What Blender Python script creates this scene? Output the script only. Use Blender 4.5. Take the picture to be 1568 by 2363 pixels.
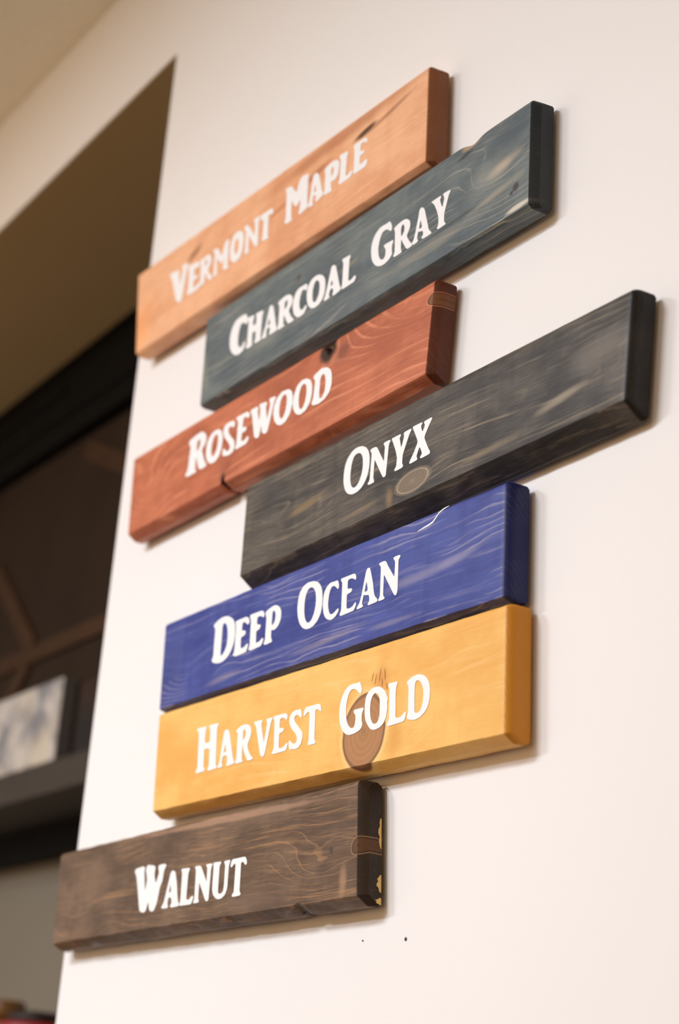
import bpy, bmesh, math, random
from mathutils import Vector, Matrix, noise

for o in list(bpy.data.objects):
    bpy.data.objects.remove(o)
scene = bpy.context.scene
col = scene.collection

# ---------------------------------------------------------------- camera
cam_d = bpy.data.cameras.new('camera')
cam = bpy.data.objects.new('camera', cam_d)
col.objects.link(cam)
Rv = Vector((0.5332859791555258, 0.8424804168809734, 0.07637284601344711))
Uv = Vector((0.23798554997735316, -0.23605162004270605, 0.9421478178487657))
Fv = Vector((-0.8117690203734735, 0.484258587788875, 0.32638118468229077))
Fv = Fv.normalized(); Uv = Rv.cross(Fv).normalized(); Rv = Fv.cross(Uv)
M = Matrix.Identity(4)
for i in range(3):
    M[i][0], M[i][1], M[i][2] = Rv[i], Uv[i], -Fv[i]
M.translation = Vector((1.364839997, -1.14664096, -0.639613757))
cam.matrix_world = M
cam_d.sensor_fit = 'VERTICAL'
cam_d.sensor_height = 36.0
cam_d.sensor_width = 24.0
cam_d.lens = 4209.83 / 2363.0 * 36.0
cam_d.clip_start = 0.05
cam_d.dof.use_dof = True
cam_d.dof.focus_distance = 2.13
cam_d.dof.aperture_fstop = 2.8
scene.camera = cam

# ---------------------------------------------------------------- world, lamps, exposure
world = bpy.data.worlds.new('room_ambient')
scene.world = world
world.use_nodes = True
wt = world.node_tree
bg = wt.nodes['Background']
# warm far walls of the shop around the horizon, darker above and below
tc = wt.nodes.new('ShaderNodeTexCoord'); sp = wt.nodes.new('ShaderNodeSeparateXYZ')
wt.links.new(tc.outputs['Generated'], sp.inputs[0])
sq = wt.nodes.new('ShaderNodeMath'); sq.operation = 'MULTIPLY'
sb = wt.nodes.new('ShaderNodeMath'); sb.operation = 'SUBTRACT'; sb.inputs[1].default_value = 0.05
wt.links.new(sp.outputs[2], sb.inputs[0])
wt.links.new(sb.outputs[0], sq.inputs[0]); wt.links.new(sb.outputs[0], sq.inputs[1])
dv = wt.nodes.new('ShaderNodeMath'); dv.operation = 'DIVIDE'; dv.inputs[1].default_value = -0.05
wt.links.new(sq.outputs[0], dv.inputs[0])
ex = wt.nodes.new('ShaderNodeMath'); ex.operation = 'EXPONENT'
wt.links.new(dv.outputs[0], ex.inputs[0])
ml = wt.nodes.new('ShaderNodeMath'); ml.operation = 'MULTIPLY_ADD'
ml.inputs[1].default_value = 1.25; ml.inputs[2].default_value = 0.02
wt.links.new(ex.outputs[0], ml.inputs[0])
bg.inputs['Color'].default_value = (1.0, 0.60, 0.28, 1)
wt.links.new(ml.outputs[0], bg.inputs['Strength'])

def ceiling_lamp(name, x, y, sx, sy, watts, color):
    d = bpy.data.lights.new(name, 'AREA')
    d.shape = 'RECTANGLE'; d.size = sx; d.size_y = sy
    d.energy = watts; d.color = color
    d.spread = math.radians(163)      # recessed in the ceiling: the beam is cut off near the top of the wall
    o = bpy.data.objects.new(name, d)
    col.objects.link(o)
    o.location = (x, y, 1.44)
    o.rotation_euler = (math.radians(11), 0, 0)   # wall washers lean towards the wall
    return o

ceiling_lamp('ceiling_panel_light', -2.7, -3.5, 1.0, 0.5, 140, (0.92, 0.99, 1.09))
ceiling_lamp('ceiling_panel_light', -0.7, -2.5, 1.0, 0.5, 90, (0.92, 0.99, 1.09))
ceiling_lamp('ceiling_panel_light', 1.1, -2.3, 1.0, 0.5, 12, (0.92, 0.99, 1.09))

up = ceiling_lamp('added_warm_fill', -2.2, -1.7, 0.4, 0.4, 12, (1.0, 0.62, 0.28))   # unseen fill light added to warm the ceiling and upper wall
up.location.z = 0.2; up.rotation_euler = (math.pi, 0, 0); up.data.spread = math.pi

vs = scene.view_settings
scene.display_settings.display_device = 'sRGB'
vs.view_transform = 'Standard'
vs.look = 'None'
vs.gamma = 1.0
vs.use_curve_mapping = False
vs.exposure = 0.0

# ---------------------------------------------------------------- helpers
def srgb(r, g, b):
    def f(c):
        c /= 255.0
        return c / 12.92 if c <= 0.04045 else ((c + 0.055) / 1.055) ** 2.4
    return (f(r), f(g), f(b), 1.0)

class NT:
    """small helper for building node trees"""
    def __init__(self, name, rough=0.6, spec=0.5):
        self.mat = bpy.data.materials.new(name)
        self.mat.use_nodes = True
        self.t = self.mat.node_tree
        self.t.nodes.clear()
        self.out = self.n('ShaderNodeOutputMaterial')
        self.p = self.n('ShaderNodeBsdfPrincipled')
        self.p.inputs['Roughness'].default_value = rough
        self.p.inputs['Specular IOR Level'].default_value = spec
        self.l(self.p.outputs[0], self.out.inputs[0])
    def n(self, k):
        return self.t.nodes.new(k)
    def l(self, a, b):
        self.t.links.new(a, b)
    def put(self, s, v):
        if hasattr(v, 'is_output'):
            self.l(v, s)
        else:
            s.default_value = v
    def m(self, op, a, b=None, c=None, clamp=False):
        n = self.n('ShaderNodeMath'); n.operation = op; n.use_clamp = clamp
        self.put(n.inputs[0], a)
        if b is not None: self.put(n.inputs[1], b)
        if c is not None: self.put(n.inputs[2], c)
        return n.outputs[0]
    def mix(self, f, a, b, mode='MIX'):
        n = self.n('ShaderNodeMix'); n.data_type = 'RGBA'; n.blend_type = mode
        self.put(n.inputs[0], f); self.put(n.inputs[6], a); self.put(n.inputs[7], b)
        return n.outputs[2]
    def xyz(self, x, y, z):
        n = self.n('ShaderNodeCombineXYZ')
        self.put(n.inputs[0], x); self.put(n.inputs[1], y); self.put(n.inputs[2], z)
        return n.outputs[0]
    def noise(self, vec, scale=1.0, detail=2.0, rough=0.5, dist=0.0):
        n = self.n('ShaderNodeTexNoise')
        self.l(vec, n.inputs['Vector'])
        n.inputs['Scale'].default_value = scale; n.inputs['Detail'].default_value = detail
        n.inputs['Roughness'].default_value = rough; n.inputs['Distortion'].default_value = dist
        return n.outputs[0]
    def step(self, v, lo, hi):
        n = self.n('ShaderNodeMapRange'); n.interpolation_type = 'SMOOTHSTEP'
        self.put(n.inputs[0], v); n.inputs[1].default_value = lo; n.inputs[2].default_value = hi
        return n.outputs[0]
    def obj(self):
        c = self.n('ShaderNodeTexCoord'); s = self.n('ShaderNodeSeparateXYZ')
        self.l(c.outputs['Object'], s.inputs[0])
        return c.outputs['Object'], s.outputs[0], s.outputs[1], s.outputs[2]
    def bump(self, h, strength, dist):
        b = self.n('ShaderNodeBump')
        b.inputs['Strength'].default_value = strength; b.inputs['Distance'].default_value = dist
        self.l(h, b.inputs['Height']); self.l(b.outputs[0], self.p.inputs['Normal'])
    def color(self, c):
        self.put(self.p.inputs['Base Color'], c)
        return self.mat

def paint(name, c, rough=0.7, spec=0.3, nscale=260.0, bump=0.12, var=0.03, bscale=3.0):
    t = NT(name, rough, spec)
    v, x, y, z = t.obj()
    n1 = t.noise(v, nscale, 3.0, 0.55)
    n2 = t.noise(v, bscale, 2.0, 0.5)
    k = t.m('MULTIPLY_ADD', n2, var * 2, 1.0 - var)
    t.bump(n1, bump, 0.001)
    return t.color(t.mix(1.0, c, t.xyz(k, k, k), 'MULTIPLY'))

def link(o, parent=None):
    col.objects.link(o)
    if parent is not None:
        o.parent = parent
    return o

def mesh_obj(name, bm, mat, parent=None, smooth=False, loc=None):
    me = bpy.data.meshes.new(name)
    bmesh.ops.recalc_face_normals(bm, faces=bm.faces)
    bm.to_mesh(me); bm.free()
    me.materials.append(mat)
    if smooth:
        for p in me.polygons: p.use_smooth = True
    o = bpy.data.objects.new(name, me)
    if loc is not None: o.location = loc
    return link(o, parent)

def tag(o, label=None, cat=None, group=None, kind=None):
    if label: o['label'] = label
    if cat: o['category'] = cat
    if group: o['group'] = group
    if kind: o['kind'] = kind
    return o

def box_bm(x0, x1, y0, y1, z0, z1, bevel=0.0, seg=2, bm=None):
    bm = bm or bmesh.new()
    r = bmesh.ops.create_cube(bm, size=1.0)
    for v in r['verts']:
        v.co = Vector((x0 + (v.co.x + .5) * (x1 - x0), y0 + (v.co.y + .5) * (y1 - y0), z0 + (v.co.z + .5) * (z1 - z0)))
    if bevel:
        es = list({e for v in r['verts'] for e in v.link_edges})
        bmesh.ops.bevel(bm, geom=es, offset=bevel, segments=seg, affect='EDGES', profile=0.5)
    return bm

def prism_bm(poly, y0, y1):
    """poly: (x, z) outline extruded along y"""
    bm = bmesh.new()
    a = [bm.verts.new((x, y0, z)) for x, z in poly]
    b = [bm.verts.new((x, y1, z)) for x, z in poly]
    bm.faces.new(a); bm.faces.new(b[::-1])
    n = len(poly)
    for i in range(n):
        bm.faces.new((a[i], a[(i + 1) % n], b[(i + 1) % n], b[i]))
    return bm

def lathe_bm(profile, n=40):
    bm = bmesh.new(); rings = []
    for r, z in profile:
        rings.append([bm.verts.new((r * math.cos(2 * math.pi * k / n), r * math.sin(2 * math.pi * k / n), z)) for k in range(n)])
    for a, b in zip(rings, rings[1:]):
        for k in range(n):
            bm.faces.new((a[k], a[(k + 1) % n], b[(k + 1) % n], b[k]))
    bm.faces.new(rings[0][::-1]); bm.faces.new(rings[-1])
    return bm

# ---------------------------------------------------------------- the room
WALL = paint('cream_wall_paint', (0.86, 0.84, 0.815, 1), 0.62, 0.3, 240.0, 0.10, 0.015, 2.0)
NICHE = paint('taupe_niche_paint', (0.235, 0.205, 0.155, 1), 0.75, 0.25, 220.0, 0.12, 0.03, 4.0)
SHADED_SOFFIT = paint('cream_soffit_painted_shade', (0.47, 0.355, 0.19, 1), 0.75, 0.25, 220.0, 0.12, 0.03, 4.0)  # cream wall paint darkened to tan, warm shade included in the colour
t = NT('ceiling_tile_white', 0.9, 0.1)
v, x, y, z = t.obj()
k = t.m('MULTIPLY_ADD', t.noise(v, 90.0, 4.0, 0.7), 0.25, 0.80)
t.bump(t.noise(v, 140.0, 4.0, 0.7), 0.4, 0.004)
CEIL = t.color(t.mix(1.0, (0.93, 0.89, 0.76, 1), t.xyz(k, k, k), 'MULTIPLY'))
t = NT('dark_floor_boards', 0.5, 0.4)
v, x, y, z = t.obj()
k = t.noise(t.xyz(t.m('MULTIPLY', x, 2.0), t.m('MULTIPLY', y, 14.0), z), 1.0, 4.0)
FLOOR = t.color(t.mix(k, srgb(74, 52, 31), srgb(98, 71, 45)))

ZF, ZC = -2.15, 1.4758        # floor and ceiling heights
E_T, E_B = (-1.2586, 1.1841), (-1.2786, ZF)   # edge of the wide opening in the wall
TL = (-4.9, 1.104)
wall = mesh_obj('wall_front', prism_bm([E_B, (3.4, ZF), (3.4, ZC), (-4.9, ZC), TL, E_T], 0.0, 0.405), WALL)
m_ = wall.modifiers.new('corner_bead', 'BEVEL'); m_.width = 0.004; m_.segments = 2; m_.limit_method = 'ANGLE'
wall.data.materials.append(SHADED_SOFFIT)
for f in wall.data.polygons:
    if f.normal.z < -0.9 and f.center.z > 0.5: f.material_index = 1   # cream underside of the opening, its shade painted in as tan
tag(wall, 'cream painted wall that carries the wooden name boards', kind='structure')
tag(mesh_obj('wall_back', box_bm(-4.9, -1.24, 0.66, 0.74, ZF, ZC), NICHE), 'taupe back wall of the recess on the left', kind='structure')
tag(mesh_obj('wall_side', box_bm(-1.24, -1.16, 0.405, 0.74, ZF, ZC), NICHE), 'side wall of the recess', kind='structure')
tag(mesh_obj('wall_left', box_bm(-5.0, -4.9, -5.0, 0.74, ZF, ZC), WALL), 'far left wall', kind='structure')
tag(mesh_obj('ceiling', box_bm(-5.0, 3.4, -5.0, 0.74, ZC, ZC + 0.08), CEIL), 'beige white ceiling', kind='structure')
tag(mesh_obj('floor', box_bm(-5.0, 3.4, -5.0, 0.74, ZF - 0.08, ZF), FLOOR), 'dark wood floor', kind='structure')

# ---- board geometry and lettering
CENTER = {1: [-0.7844, 0.6284], 2: [-0.5357, 0.4606], 3: [-0.7318, 0.298], 4: [-0.3527, 0.1431], 5: [-0.5547, -0.0123], 6: [-0.541, -0.1567], 7: [-0.8184, -0.3189]}
# front-face corners (top-left, bottom-left, top-right, bottom-right) of each board, metres from its centre
QUAD = {1: [[-0.4394, 0.0888], [-0.4108, -0.0682], [0.421, 0.0627], [0.4292, -0.0833]], 2: [[-0.4052, 0.0735], [-0.3975, -0.0733], [0.3994, 0.0703], [0.4034, -0.0705]], 3: [[-0.4183, 0.0657], [-0.4075, -0.0703], [0.4167, 0.0665], [0.4091, -0.0619]], 4: [[-0.4023, 0.0684], [-0.3984, -0.0769], [0.4042, 0.0715], [0.3965, -0.0631]], 5: [[-0.4125, 0.0662], [-0.402, -0.0667], [0.4047, 0.0681], [0.4098, -0.0675]], 6: [[-0.4136, 0.0747], [-0.4008, -0.0708], [0.4035, 0.071], [0.411, -0.0748]], 7: [[-0.4251, 0.0629], [-0.4152, -0.0767], [0.4122, 0.0761], [0.4281, -0.0623]]}
# brushed letters: outlines on the board face, tenths of a millimetre from the board centre
WORDS = [
(1,'VERMONT',[[[-3066,375,-3039,404,-2777,361,-2725,315,-2718,242,-2639,46,-2596,298,-2652,358,-2621,384,-2456,365,-2405,326,-2436,274,-2510,-217,-2540,-282,-2621,-271,-2722,-208,-2944,213]],[[-2407,257,-2375,276,-2076,243,-2011,186,-2022,102,-2072,134,-2153,153,-2168,20,-2062,11,-2021,-36,-2043,-78,-2153,-49,-2148,-201,-2053,-199,-1966,-157,-1911,-190,-1940,-279,-2278,-271,-2356,-226,-2324,-173,-2356,193]],[[-2017,188,-1988,221,-1741,233,-1640,181,-1590,97,-1611,6,-1694,-43,-1628,-136,-1556,-201,-1517,-222,-1472,-270,-1589,-269,-1656,-224,-1771,-69,-1773,-230,-1735,-263,-1750,-282,-1893,-278,-1943,-240,-1911,-190,-1953,138],[-1773,162,-1730,127,-1740,62,-1807,44,-1812,146]],[[-1575,228,-1543,240,-1446,224,-1378,175,-1251,1,-1181,220,-1083,242,-1043,214,-1052,143,-1022,-235,-980,-275,-1000,-286,-1129,-267,-1187,-226,-1154,-196,-1152,-38,-1190,-133,-1265,-98,-1408,38,-1366,-224,-1332,-256,-1345,-269,-1440,-257,-1493,-225,-1466,-186,-1501,149]],[[-709,228,-621,171,-576,86,-560,-29,-571,-145,-618,-247,-722,-279,-825,-262,-902,-215,-958,-126,-988,-4,-981,127,-921,226,-814,250],[-778,126,-721,60,-703,-32,-722,-110,-768,-158,-808,-124,-847,-36,-853,52,-822,119]],[[-585,218,-561,240,-478,231,-412,171,-213,-60,-243,174,-296,226,-270,252,-109,233,-98,204,-134,135,-87,-242,-124,-275,-189,-237,-407,30,-382,-220,-342,-260,-362,-270,-472,-262,-510,-235,-481,-181,-514,134]],[[-80,227,245,210,294,172,296,100,241,111,194,143,166,118,196,-226,233,-258,215,-275,64,-255,5,-219,39,-174,24,124,-35,118,-72,146]]]),
(1,'MAPLE',[[[619,340,640,366,773,348,833,297,957,164,1008,320,1068,369,1239,353,1277,321,1270,266,1300,-139,1332,-181,1322,-226,1119,-257,1062,-219,1098,-180,1094,-2,1004,-72,951,-60,833,89,864,-200,895,-232,882,-256,735,-250,668,-208,703,-163,661,291]],[[1487,253,1541,225,1594,143,1700,-126,1739,-171,1736,-204,1572,-244,1517,-206,1553,-178,1526,-109,1461,-110,1442,-199,1479,-229,1467,-253,1368,-253,1333,-220,1361,-155,1401,169,1413,252],[1492,61,1534,-54,1461,-57]],[[1717,190,1738,215,1848,234,1960,237,2060,207,2115,153,2130,70,2117,-30,2063,-92,1960,-94,1925,-69,1943,-192,1971,-223,1958,-241,1789,-236,1752,-201,1769,-155,1750,132],[1948,151,1978,108,1980,40,1938,1,1923,-1,1912,128]],[[2105,225,2125,250,2300,232,2343,203,2318,157,2317,-165,2380,-174,2451,-130,2492,-148,2491,-194,2451,-238,2186,-236,2126,-200,2167,-156,2153,165]],[[2474,210,2493,245,2754,238,2819,204,2838,148,2796,143,2746,181,2662,181,2663,63,2748,48,2776,12,2748,-9,2663,2,2671,-143,2744,-147,2824,-127,2865,-150,2871,-195,2832,-243,2550,-235,2508,-207,2525,-162,2504,159]]]),
(2,'CHARCOAL',[[[-2733,353,-2659,271,-2654,167,-2713,180,-2773,229,-2850,229,-2888,159,-2904,40,-2895,-73,-2841,-153,-2761,-167,-2695,-114,-2657,-113,-2656,-175,-2708,-246,-2818,-270,-2953,-239,-3074,-150,-3150,-27,-3168,132,-3128,257,-3028,348,-2876,363]],[[-2659,244,-2638,257,-2471,238,-2441,214,-2472,177,-2477,70,-2376,61,-2381,186,-2413,225,-2391,237,-2219,223,-2177,194,-2206,150,-2204,-202,-2181,-230,-2187,-255,-2342,-256,-2385,-228,-2354,-191,-2362,-53,-2464,-44,-2447,-226,-2425,-255,-2553,-265,-2607,-247,-2630,-218,-2600,-174,-2615,173]],[[-1972,215,-1920,193,-1879,127,-1755,-199,-1720,-238,-1739,-264,-1924,-266,-1960,-240,-1927,-205,-1956,-128,-2032,-135,-2040,-226,-2016,-254,-2034,-261,-2132,-261,-2166,-236,-2142,-204,-2088,-95,-2022,152,-2007,207],[-1987,24,-1942,-92,-2028,-92]],[[-1771,168,-1727,192,-1587,215,-1467,201,-1375,143,-1341,77,-1352,2,-1435,-61,-1356,-182,-1276,-243,-1270,-278,-1398,-278,-1452,-240,-1561,-82,-1561,-221,-1520,-255,-1529,-272,-1682,-277,-1724,-243,-1702,-204,-1712,106],[-1515,134,-1486,104,-1487,38,-1560,-15,-1569,108]],[[-989,190,-952,144,-958,93,-982,76,-1047,120,-1093,124,-1130,65,-1149,-33,-1135,-117,-1089,-186,-1031,-194,-958,-149,-926,-167,-932,-210,-995,-272,-1108,-283,-1194,-253,-1275,-178,-1324,-68,-1326,58,-1272,158,-1174,194,-1069,188]],[[-639,193,-542,139,-481,57,-459,-41,-466,-142,-508,-229,-601,-279,-722,-286,-817,-252,-891,-186,-941,-83,-959,28,-930,135,-854,198,-743,215],[-685,128,-632,75,-613,-10,-620,-111,-670,-189,-724,-202,-767,-173,-794,-85,-797,20,-771,102,-731,132]],[[-287,202,-228,173,-196,103,-79,-184,-33,-240,-55,-263,-216,-286,-259,-257,-235,-228,-253,-151,-326,-156,-349,-237,-317,-261,-330,-276,-446,-280,-483,-251,-445,-214,-401,-63,-346,161,-330,200],[-295,-14,-255,-103,-330,-100]],[[-72,190,-48,200,125,190,153,166,124,120,136,-202,222,-209,280,-175,323,-185,329,-225,293,-268,8,-274,-33,-252,-13,-196,-29,141]]]),
(2,'GRAY',[[[1065,310,1094,284,1134,219,1139,153,1110,149,1090,161,1054,192,1013,210,953,221,906,200,871,150,847,79,837,2,851,-83,883,-152,927,-195,974,-207,1011,-194,1026,-160,1021,-71,968,-21,980,1,1187,-10,1200,-30,1169,-74,1174,-171,1191,-201,1175,-227,1116,-267,1016,-291,925,-284,844,-256,765,-198,701,-113,668,-11,661,96,689,191,752,262,839,304,929,307,1002,298]],[[1191,144,1205,162,1292,179,1391,189,1468,177,1528,140,1565,94,1573,39,1552,-15,1503,-74,1527,-123,1585,-197,1637,-241,1650,-277,1545,-283,1519,-268,1476,-216,1416,-133,1378,-74,1387,-232,1411,-253,1402,-281,1245,-282,1214,-258,1221,-245,1246,-207,1220,89],[1399,127,1429,102,1442,53,1432,2,1392,-33,1375,-45,1354,73,1374,121]],[[1824,196,1865,161,1887,121,1929,10,2006,-200,2072,-258,2067,-275,1881,-277,1851,-257,1859,-237,1888,-222,1872,-153,1800,-146,1767,-120,1748,-227,1778,-251,1771,-272,1662,-280,1637,-241,1673,-209,1700,-122,1754,114,1759,174,1788,198],[1807,21,1850,-98,1777,-103,1797,2]],[[2026,183,2223,185,2242,165,2216,138,2225,103,2277,-4,2312,124,2277,173,2287,192,2423,184,2442,164,2405,126,2378,45,2328,-102,2335,-227,2375,-255,2368,-272,2216,-278,2185,-258,2189,-244,2213,-216,2205,-105,2157,7,2099,109,2040,166]]]),
(3,'ROSEWOOD',[[[-2197,346,-2174,388,-1974,417,-1803,423,-1681,363,-1627,284,-1631,198,-1738,119,-1710,64,-1636,-67,-1543,-171,-1553,-199,-1699,-206,-1785,-166,-1912,58,-1898,-151,-1849,-188,-1870,-206,-2122,-208,-2198,-180,-2192,-150,-2141,-92,-2124,261],[-1861,328,-1810,266,-1828,176,-1912,129,-1920,282]],[[-1239,295,-1141,227,-1095,121,-1100,-17,-1149,-142,-1271,-208,-1393,-205,-1507,-142,-1581,-35,-1600,95,-1572,213,-1466,292,-1348,312],[-1304,244,-1245,180,-1238,69,-1262,-32,-1324,-100,-1385,-99,-1423,-18,-1428,108,-1387,206]],[[-807,299,-754,252,-763,193,-800,189,-868,232,-932,228,-944,169,-868,85,-728,-32,-694,-134,-738,-205,-866,-222,-990,-194,-1035,-189,-1061,-136,-1058,-75,-1014,-72,-942,-139,-867,-145,-833,-94,-908,-11,-1044,106,-1099,200,-1087,289,-974,317]],[[-737,316,-696,326,-419,319,-340,280,-328,215,-369,205,-434,247,-508,254,-516,104,-404,86,-383,49,-419,14,-513,27,-510,-111,-408,-117,-345,-75,-298,-97,-307,-154,-366,-190,-638,-195,-686,-174,-654,-115,-664,240]],[[-313,287,-298,312,-118,306,-85,277,-103,222,-24,48,-26,259,-76,305,-51,320,133,303,158,275,128,227,194,12,256,232,207,307,232,322,366,310,403,283,364,243,254,-140,230,-192,153,-191,85,-149,38,-16,29,-118,2,-199,-84,-186,-132,-153,-256,208]],[[732,302,829,246,875,157,884,37,838,-94,733,-180,615,-196,516,-166,421,-86,365,35,366,153,429,260,555,318],[659,255,710,195,722,88,704,-10,652,-97,600,-103,550,-51,523,60,539,174,589,240]],[[1217,305,1323,248,1381,157,1394,23,1357,-95,1255,-178,1116,-197,1005,-153,922,-62,887,51,906,162,962,269,1085,318],[1174,245,1229,191,1246,84,1230,-27,1180,-112,1117,-122,1068,-63,1043,61,1056,174,1103,239]],[[1391,255,1424,288,1596,326,1738,296,1834,233,1878,140,1892,8,1853,-93,1744,-158,1598,-184,1443,-162,1395,-128,1435,-76,1452,192],[1647,237,1704,190,1732,88,1726,-39,1675,-115,1600,-113,1586,-23,1586,192]]]),
(4,'ONYX',[[[-1001,421,-920,384,-860,327,-820,254,-805,170,-807,74,-830,-16,-881,-90,-956,-149,-1043,-178,-1134,-183,-1213,-169,-1279,-138,-1332,-89,-1368,-30,-1395,48,-1403,140,-1395,227,-1371,302,-1325,361,-1261,406,-1180,436,-1096,439],[-1044,342,-1001,305,-974,253,-959,169,-960,90,-979,25,-1009,-33,-1056,-82,-1107,-102,-1153,-96,-1193,-68,-1221,-16,-1240,60,-1241,149,-1230,235,-1208,301,-1175,341,-1115,355]],[[-803,293,-808,308,-784,323,-694,322,-663,311,-637,281,-474,65,-476,270,-515,307,-494,323,-370,325,-353,304,-380,286,-390,245,-408,-79,-411,-138,-451,-149,-483,-128,-692,156,-693,-97,-666,-130,-671,-153,-789,-156,-814,-138,-809,-122,-774,-101,-769,261]],[[-341,327,-140,331,-126,312,-160,283,-145,253,-107,138,-56,283,-73,314,-61,332,80,337,99,319,58,279,-11,145,-63,40,-63,-80,-37,-100,-44,-128,-199,-136,-227,-120,-225,-103,-191,-83,-183,31,-225,137,-307,282]],[[115,335,128,349,309,350,329,336,296,307,303,275,338,214,384,298,353,329,365,346,508,354,526,340,518,321,469,268,383,142,398,103,488,-40,527,-85,523,-113,339,-122,317,-105,322,-90,354,-70,344,-33,294,45,237,-70,265,-99,256,-118,111,-128,91,-110,100,-91,174,-6,251,116,217,177,140,302]]]),
(5,'DEEP',[[[-2542,327,-2531,347,-2433,385,-2317,407,-2212,405,-2104,379,-2006,330,-1943,270,-1909,193,-1894,94,-1897,0,-1931,-89,-1990,-159,-2081,-216,-2171,-243,-2274,-247,-2381,-232,-2470,-202,-2502,-174,-2489,-146,-2465,-117,-2478,56,-2484,267,-2505,293],[-2238,313,-2190,296,-2145,254,-2113,166,-2096,59,-2107,-35,-2148,-101,-2199,-143,-2242,-150,-2260,-132,-2265,17,-2279,257,-2269,300]],[[-1911,256,-1899,272,-1620,279,-1558,256,-1513,203,-1523,169,-1553,153,-1609,186,-1642,211,-1693,213,-1710,191,-1706,95,-1642,97,-1603,79,-1592,44,-1627,18,-1712,12,-1699,-146,-1645,-153,-1590,-141,-1532,-108,-1499,-118,-1501,-154,-1532,-224,-1822,-236,-1884,-214,-1902,-196,-1866,-159,-1881,180]],[[-1519,259,-1506,282,-1211,281,-1160,267,-1125,227,-1118,186,-1143,173,-1197,204,-1248,214,-1296,211,-1309,192,-1302,104,-1242,103,-1201,84,-1197,51,-1234,26,-1303,21,-1288,-150,-1231,-146,-1177,-139,-1128,-105,-1091,-123,-1096,-157,-1135,-214,-1404,-227,-1458,-215,-1476,-198,-1450,-156,-1477,204]],[[-1096,218,-1087,241,-975,272,-882,286,-799,272,-724,228,-681,173,-668,100,-683,33,-728,-22,-796,-55,-856,-57,-900,-38,-888,-161,-854,-185,-856,-213,-1017,-223,-1065,-209,-1074,-190,-1043,-153,-1058,156,-1086,198],[-877,215,-839,195,-817,144,-819,81,-845,36,-889,16,-902,26,-907,155,-906,205]]]),
(5,'OCEAN',[[[102,406,193,374,271,315,316,244,342,154,350,40,329,-67,265,-148,162,-202,60,-215,-30,-201,-105,-164,-178,-98,-234,-2,-265,109,-265,224,-237,323,-160,393,-40,420],[61,335,128,294,169,228,188,130,185,37,155,-51,105,-116,47,-135,-9,-113,-58,-46,-86,44,-94,150,-83,243,-48,303,-1,335]],[[672,294,701,264,723,204,707,170,680,181,642,217,588,238,539,229,505,176,491,95,490,12,516,-68,548,-116,592,-134,649,-122,734,-80,756,-93,750,-129,683,-184,594,-204,516,-186,442,-141,394,-71,367,18,362,122,377,203,432,266,512,296,606,290]],[[749,277,764,293,1059,295,1094,271,1113,225,1096,202,1069,221,1017,242,951,247,917,231,928,119,1001,121,1037,100,1025,66,937,57,921,51,935,-130,1005,-139,1068,-130,1126,-83,1152,-92,1142,-140,1108,-188,817,-197,778,-180,815,-128,792,236]],[[1379,301,1413,278,1447,202,1502,73,1520,-3,1555,-95,1630,-155,1625,-181,1434,-188,1405,-172,1451,-136,1427,-51,1361,-50,1310,-26,1281,-142,1316,-167,1307,-183,1189,-190,1162,-171,1221,-129,1262,-20,1322,248,1340,289],[1352,137,1398,5,1320,-4]],[[1600,290,1622,303,1730,306,1763,285,1801,231,1963,49,1955,254,1908,287,1921,307,2042,308,2067,291,2054,272,2026,252,2049,-133,2032,-182,2003,-185,1970,-160,1731,135,1743,-135,1783,-161,1774,-181,1652,-184,1638,-162,1676,-130,1651,251]]]),
(6,'HARVEST',[[[-2858,331,-2845,354,-2603,349,-2568,326,-2603,288,-2591,117,-2452,110,-2466,293,-2519,331,-2490,349,-2265,345,-2237,326,-2276,278,-2217,-226,-2179,-255,-2185,-275,-2394,-285,-2449,-262,-2408,-220,-2434,23,-2587,35,-2558,-219,-2514,-248,-2522,-271,-2734,-279,-2789,-256,-2736,-208,-2793,291]],[[-2009,225,-1945,206,-1912,160,-1742,-216,-1700,-251,-1710,-273,-1895,-285,-1930,-265,-1899,-231,-1925,-134,-2034,-131,-2058,-229,-2014,-258,-2033,-279,-2138,-280,-2168,-262,-2117,-203,-2071,171,-2051,215],[-1992,17,-1947,-84,-2030,-90]],[[-1736,152,-1723,174,-1601,216,-1472,217,-1373,182,-1324,128,-1314,52,-1358,-24,-1390,-60,-1359,-139,-1287,-218,-1214,-262,-1224,-284,-1332,-283,-1369,-271,-1476,-135,-1523,-47,-1509,-241,-1473,-269,-1487,-284,-1658,-283,-1688,-264,-1657,-227,-1679,127],[-1495,153,-1460,113,-1464,49,-1520,-1,-1539,136]],[[-1276,197,-1257,215,-1069,213,-1043,195,-1070,155,-960,-113,-918,150,-947,189,-932,206,-802,205,-781,187,-820,142,-902,-212,-924,-277,-968,-285,-1016,-265,-1068,-167,-1206,152]],[[-774,198,-765,211,-468,209,-420,184,-405,131,-426,112,-467,141,-536,159,-594,154,-590,28,-514,31,-474,12,-489,-29,-584,-31,-568,-228,-470,-231,-429,-214,-381,-181,-347,-191,-355,-229,-385,-281,-701,-284,-737,-268,-691,-212,-733,152]],[[-114,214,-81,178,-56,118,-65,81,-108,109,-155,139,-215,142,-246,108,-217,58,-96,-32,-15,-99,4,-168,-20,-242,-86,-288,-169,-293,-240,-276,-276,-293,-316,-246,-334,-176,-303,-156,-260,-198,-191,-224,-141,-209,-128,-161,-169,-99,-290,-15,-358,68,-360,147,-303,195,-220,213,-154,200]],[[14,202,45,209,336,204,371,180,401,115,394,94,337,130,294,142,260,137,292,-241,330,-265,320,-288,165,-289,131,-268,156,-233,123,135,67,139,17,96,-19,107,-12,167]]]),
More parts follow.
